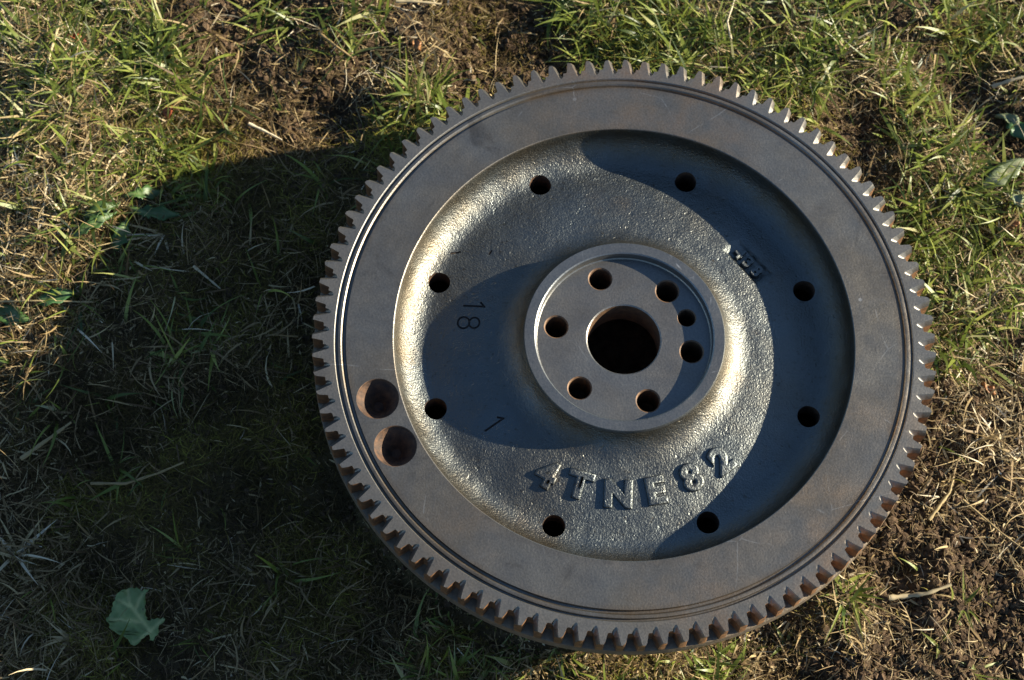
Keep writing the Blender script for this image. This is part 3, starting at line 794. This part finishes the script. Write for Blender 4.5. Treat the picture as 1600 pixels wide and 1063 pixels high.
# broad leaves
def spine_leaf(pts, halfw, mat, name, parent, base, arch=0.003, lobes=0, lift=0.004):
    """leaf along a midrib of photo pixels, widest halfw px, optional toothed lobes"""
    P = [gp(px, py) for px, py in pts]
    n = 25; V, Q, T = [], [], []
    def at(t):
        s = t * (len(P) - 1); i = min(len(P) - 2, int(s)); f = s - i
        return P[i] * (1 - f) + P[i + 1] * f
    for i in range(n):
        t = i / (n - 1); c = at(t); d = at(min(1, t + 0.02)) - at(max(0, t - 0.02)); d /= np.linalg.norm(d[:2]) + 1e-9
        sv = np.array([-d[1], d[0], 0])
        w_ = halfw * PXM * max(0.06, math.sin(math.pi * t ** 1.25) ** 0.7)
        if lobes: w_ *= 0.62 + 0.5 * abs(((t * lobes) % 1.0) - 0.15)
        for k, q in enumerate((-1, -0.55, 0, 0.55, 1)):
            jag = 1 + (0.15 * math.sin(7.1 * i * (1 if q > 0 else 1.3)) if abs(q) == 1 else 0)
            p_ = c + sv * w_ * q * jag
            z = gz(c[0], c[1]) + lift + arch * math.sin(math.pi * t) - 0.0016 * (1 - abs(q)) * (w_ / 0.004) * 0.6 + 0.0012 * math.sin(9 * t + 2 * q)
            V.append((p_[0] - base[0], p_[1] - base[1], z - base[2])); T.append(1.0 if q == 0 else 0.0)
    for i in range(n - 1):
        for k in range(4): Q.append((i * 5 + k, i * 5 + k + 1, i * 5 + 6 + k, i * 5 + 5 + k))
    me = np_mesh(name, V, Q, T)
    o = link(name, me, mat, parent, (0, 0, 0) if parent else base)
    md = o.modifiers.new('thickness', 'SOLIDIFY'); md.thickness = 0.0003
    return o
M_WEED = mat_leaf('weed_leaf', (0.035, 0.085, 0.018), (0.060, 0.120, 0.026), (0.11, 0.16, 0.055), 0.25, False)
M_PALE = mat_leaf('pale_leaf', (0.130, 0.190, 0.052), (0.190, 0.250, 0.078), (0.40, 0.40, 0.15), 0.15)
M_GREY = mat_leaf('grey_green_leaf', (0.13, 0.17, 0.07), (0.20, 0.23, 0.12), (0.28, 0.28, 0.15), 0.2)
M_DARK = mat_leaf('dark_leaf', (0.028, 0.085, 0.024), (0.05, 0.125, 0.035), (0.09, 0.15, 0.05), 0.2, False)
M_RED = mat_leaf('red_leaf', (0.28, 0.055, 0.02), (0.36, 0.10, 0.035), (0.2, 0.06, 0.03), 0.2)
M_ORANGE = mat_leaf('orange_leaf', (0.38, 0.17, 0.05), (0.28, 0.11, 0.035), (0.3, 0.16, 0.06), 0.2)
M_BROWN = mat_leaf('brown_leaf', (0.13, 0.060, 0.028), (0.18, 0.090, 0.040), (0.11, 0.06, 0.03), 0.1)

c = gp(205, 335); wb = (c[0], c[1], gz(c[0], c[1]))
weed = tag(empty('weed', wb), 'low rosette of lobed dark green weed leaves at the edge of the wheel shadow', 'weed')
for pts, hw in (([(196, 313), (215, 312), (235, 310), (258, 304)], 14), ([(200, 330), (225, 340), (255, 342), (284, 340)], 14), ([(190, 322), (170, 332), (150, 340), (134, 345)], 15), ([(188, 335), (160, 352), (135, 366), (118, 378)], 12), ([(200, 345), (196, 365), (190, 382), (182, 396)], 16)):
    spine_leaf(pts, hw, M_WEED, 'leaf', weed, wb, 0.004, 4)
for pts, hw, mt, lb in (
    ([(52, 505), (30, 503), (5, 496), (-25, 494)], 16, M_WEED, 'smooth oval green leaf cut off by the left edge in the shadow'),
    ([(122, 460), (100, 468), (78, 474), (58, 476)], 13, M_DARK, 'dark pointed green leaf in shadow beside the oval leaf'),
    ([(1600, 252), (1580, 268), (1558, 284), (1530, 300)], 16, M_GREY, 'pale grey green torn leaf lying among grass at the right edge'),
    ([(1552, 186), (1566, 190), (1578, 196), (1592, 206)], 9, M_GREY, 'small dry curled leaf on dark soil above the torn leaf'),
    ([(1605, 228), (1590, 215), (1582, 205), (1572, 194)], 16, M_DARK, 'dark glossy weed leaf at the right edge near the top'),
    ([(1595, 330), (1588, 322), (1582, 316), (1576, 310)], 10, M_GREY, 'little pale leaf under the torn leaf'),
    ([(270, 172), (265, 180), (262, 190)], 8, M_RED, 'small crumpled red leaf fragment in the upper left grass'),
    ([(100, 62), (118, 66), (138, 72)], 5, M_RED, 'narrow red brown leaf sliver under grass in the upper left'),
    ([(642, 70), (650, 76), (656, 84)], 7, M_ORANGE, 'tiny orange leaf fragment on soil above the ring gear'),
    ([(1532, 602), (1540, 614), (1552, 620)], 6, M_ORANGE, 'small curled orange leaf right of the gear'),
    ([(1572, 362), (1582, 358), (1592, 362)], 5, M_ORANGE, 'tiny amber leaf on straw at the right edge'),
):
    c = gp(*pts[0]); spn = spine_leaf(pts, hw, mt, 'leaf', None, (c[0], c[1], gz(c[0], c[1])))
    tag(spn, lb, 'leaf')

# the pale fallen leaf with ragged points
OUT = [(690, 325), (640, 340), (600, 380), (585, 420), (580, 450), (550, 485), (565, 510), (580, 550), (640, 580), (700, 630), (735, 595), (780, 575), (785, 610), (810, 605), (830, 570), (825, 545), (858, 495), (850, 478), (800, 492), (770, 500), (762, 480), (755, 430), (757, 370), (780, 335), (740, 345), (715, 330)]
jag = []
for (a, b), (a2, b2) in zip(OUT, OUT[1:] + OUT[:1]):
    for k in range(3):
        t = k / 3; e = 0 if k == 0 else random.uniform(-9, 7)
        dx, dy = a2 - a, b2 - b; ll = math.hypot(dx, dy)
        jag.append((a + dx * t + dy / ll * e, b + dy * t - dx / ll * e))
OUT = [(a * 0.3, 820 + b * 0.3) for a, b in jag]
c = gp(208, 962); lb0 = (c[0], c[1], gz(c[0], c[1]) + 0.010)
from mathutils.geometry import tessellate_polygon
bm = bmesh.new()
vs = []
for a, b in OUT:
    q = gp(a, b, lb0[2]); vs.append(bm.verts.new((q[0] - lb0[0], q[1] - lb0[1], 0)))
for t3 in tessellate_polygon([[v.co for v in vs]]): bm.faces.new([vs[i] for i in t3])
for _ in range(5): bmesh.ops.subdivide_edges(bm, edges=[e for e in bm.edges if e.calc_length() > 0.0010], cuts=1)
bmesh.ops.triangulate(bm, faces=bm.faces[:])
tl_ = bm.verts.layers.float.new('tint')
ribs = [((236, 988), (203, 945)), ((203, 945), (199, 922)), ((225, 973), (172, 967)), ((236, 988), (208, 1004)), ((236, 988), (254, 968)), ((207, 950), (186, 938)), ((212, 956), (222, 928))]
for v in bm.verts:
    x, y = v.co.x, v.co.y
    v.co.z = 0.0026 * math.sin(x * 240 + 1) * math.cos(y * 200) + 0.0006 * math.sin(x * 900) * math.sin(y * 800) + 0.9 * math.hypot(x, y) ** 2 / 0.02 * 0.06
    best = 9
    for A, B in ribs:
        a = gp(*A, lb0[2])[:2] - np.array(lb0[:2]); b = gp(*B, lb0[2])[:2] - np.array(lb0[:2])
        t = max(0, min(1, np.dot(np.array([x, y]) - a, b - a) / np.dot(b - a, b - a)))
        best = min(best, np.linalg.norm(np.array([x, y]) - (a + t * (b - a))))
    v[tl_] = max(0, 1 - best / 0.0016)
    v.co.z -= 0.0007 * max(0, 1 - best / 0.002)
bmesh.ops.recalc_face_normals(bm, faces=bm.faces)
me = bpy.data.meshes.new('fallen_leaf'); bm.to_mesh(me); bm.free()
me.polygons.foreach_set('use_smooth', np.ones(len(me.polygons), bool))
o = link('fallen_leaf', me, M_PALE, None, lb0)
o.modifiers.new('thickness', 'SOLIDIFY').thickness = 0.0003
tag(o, 'pale blue green fallen leaf with ragged points lying in the shadow at the lower left', 'leaf')
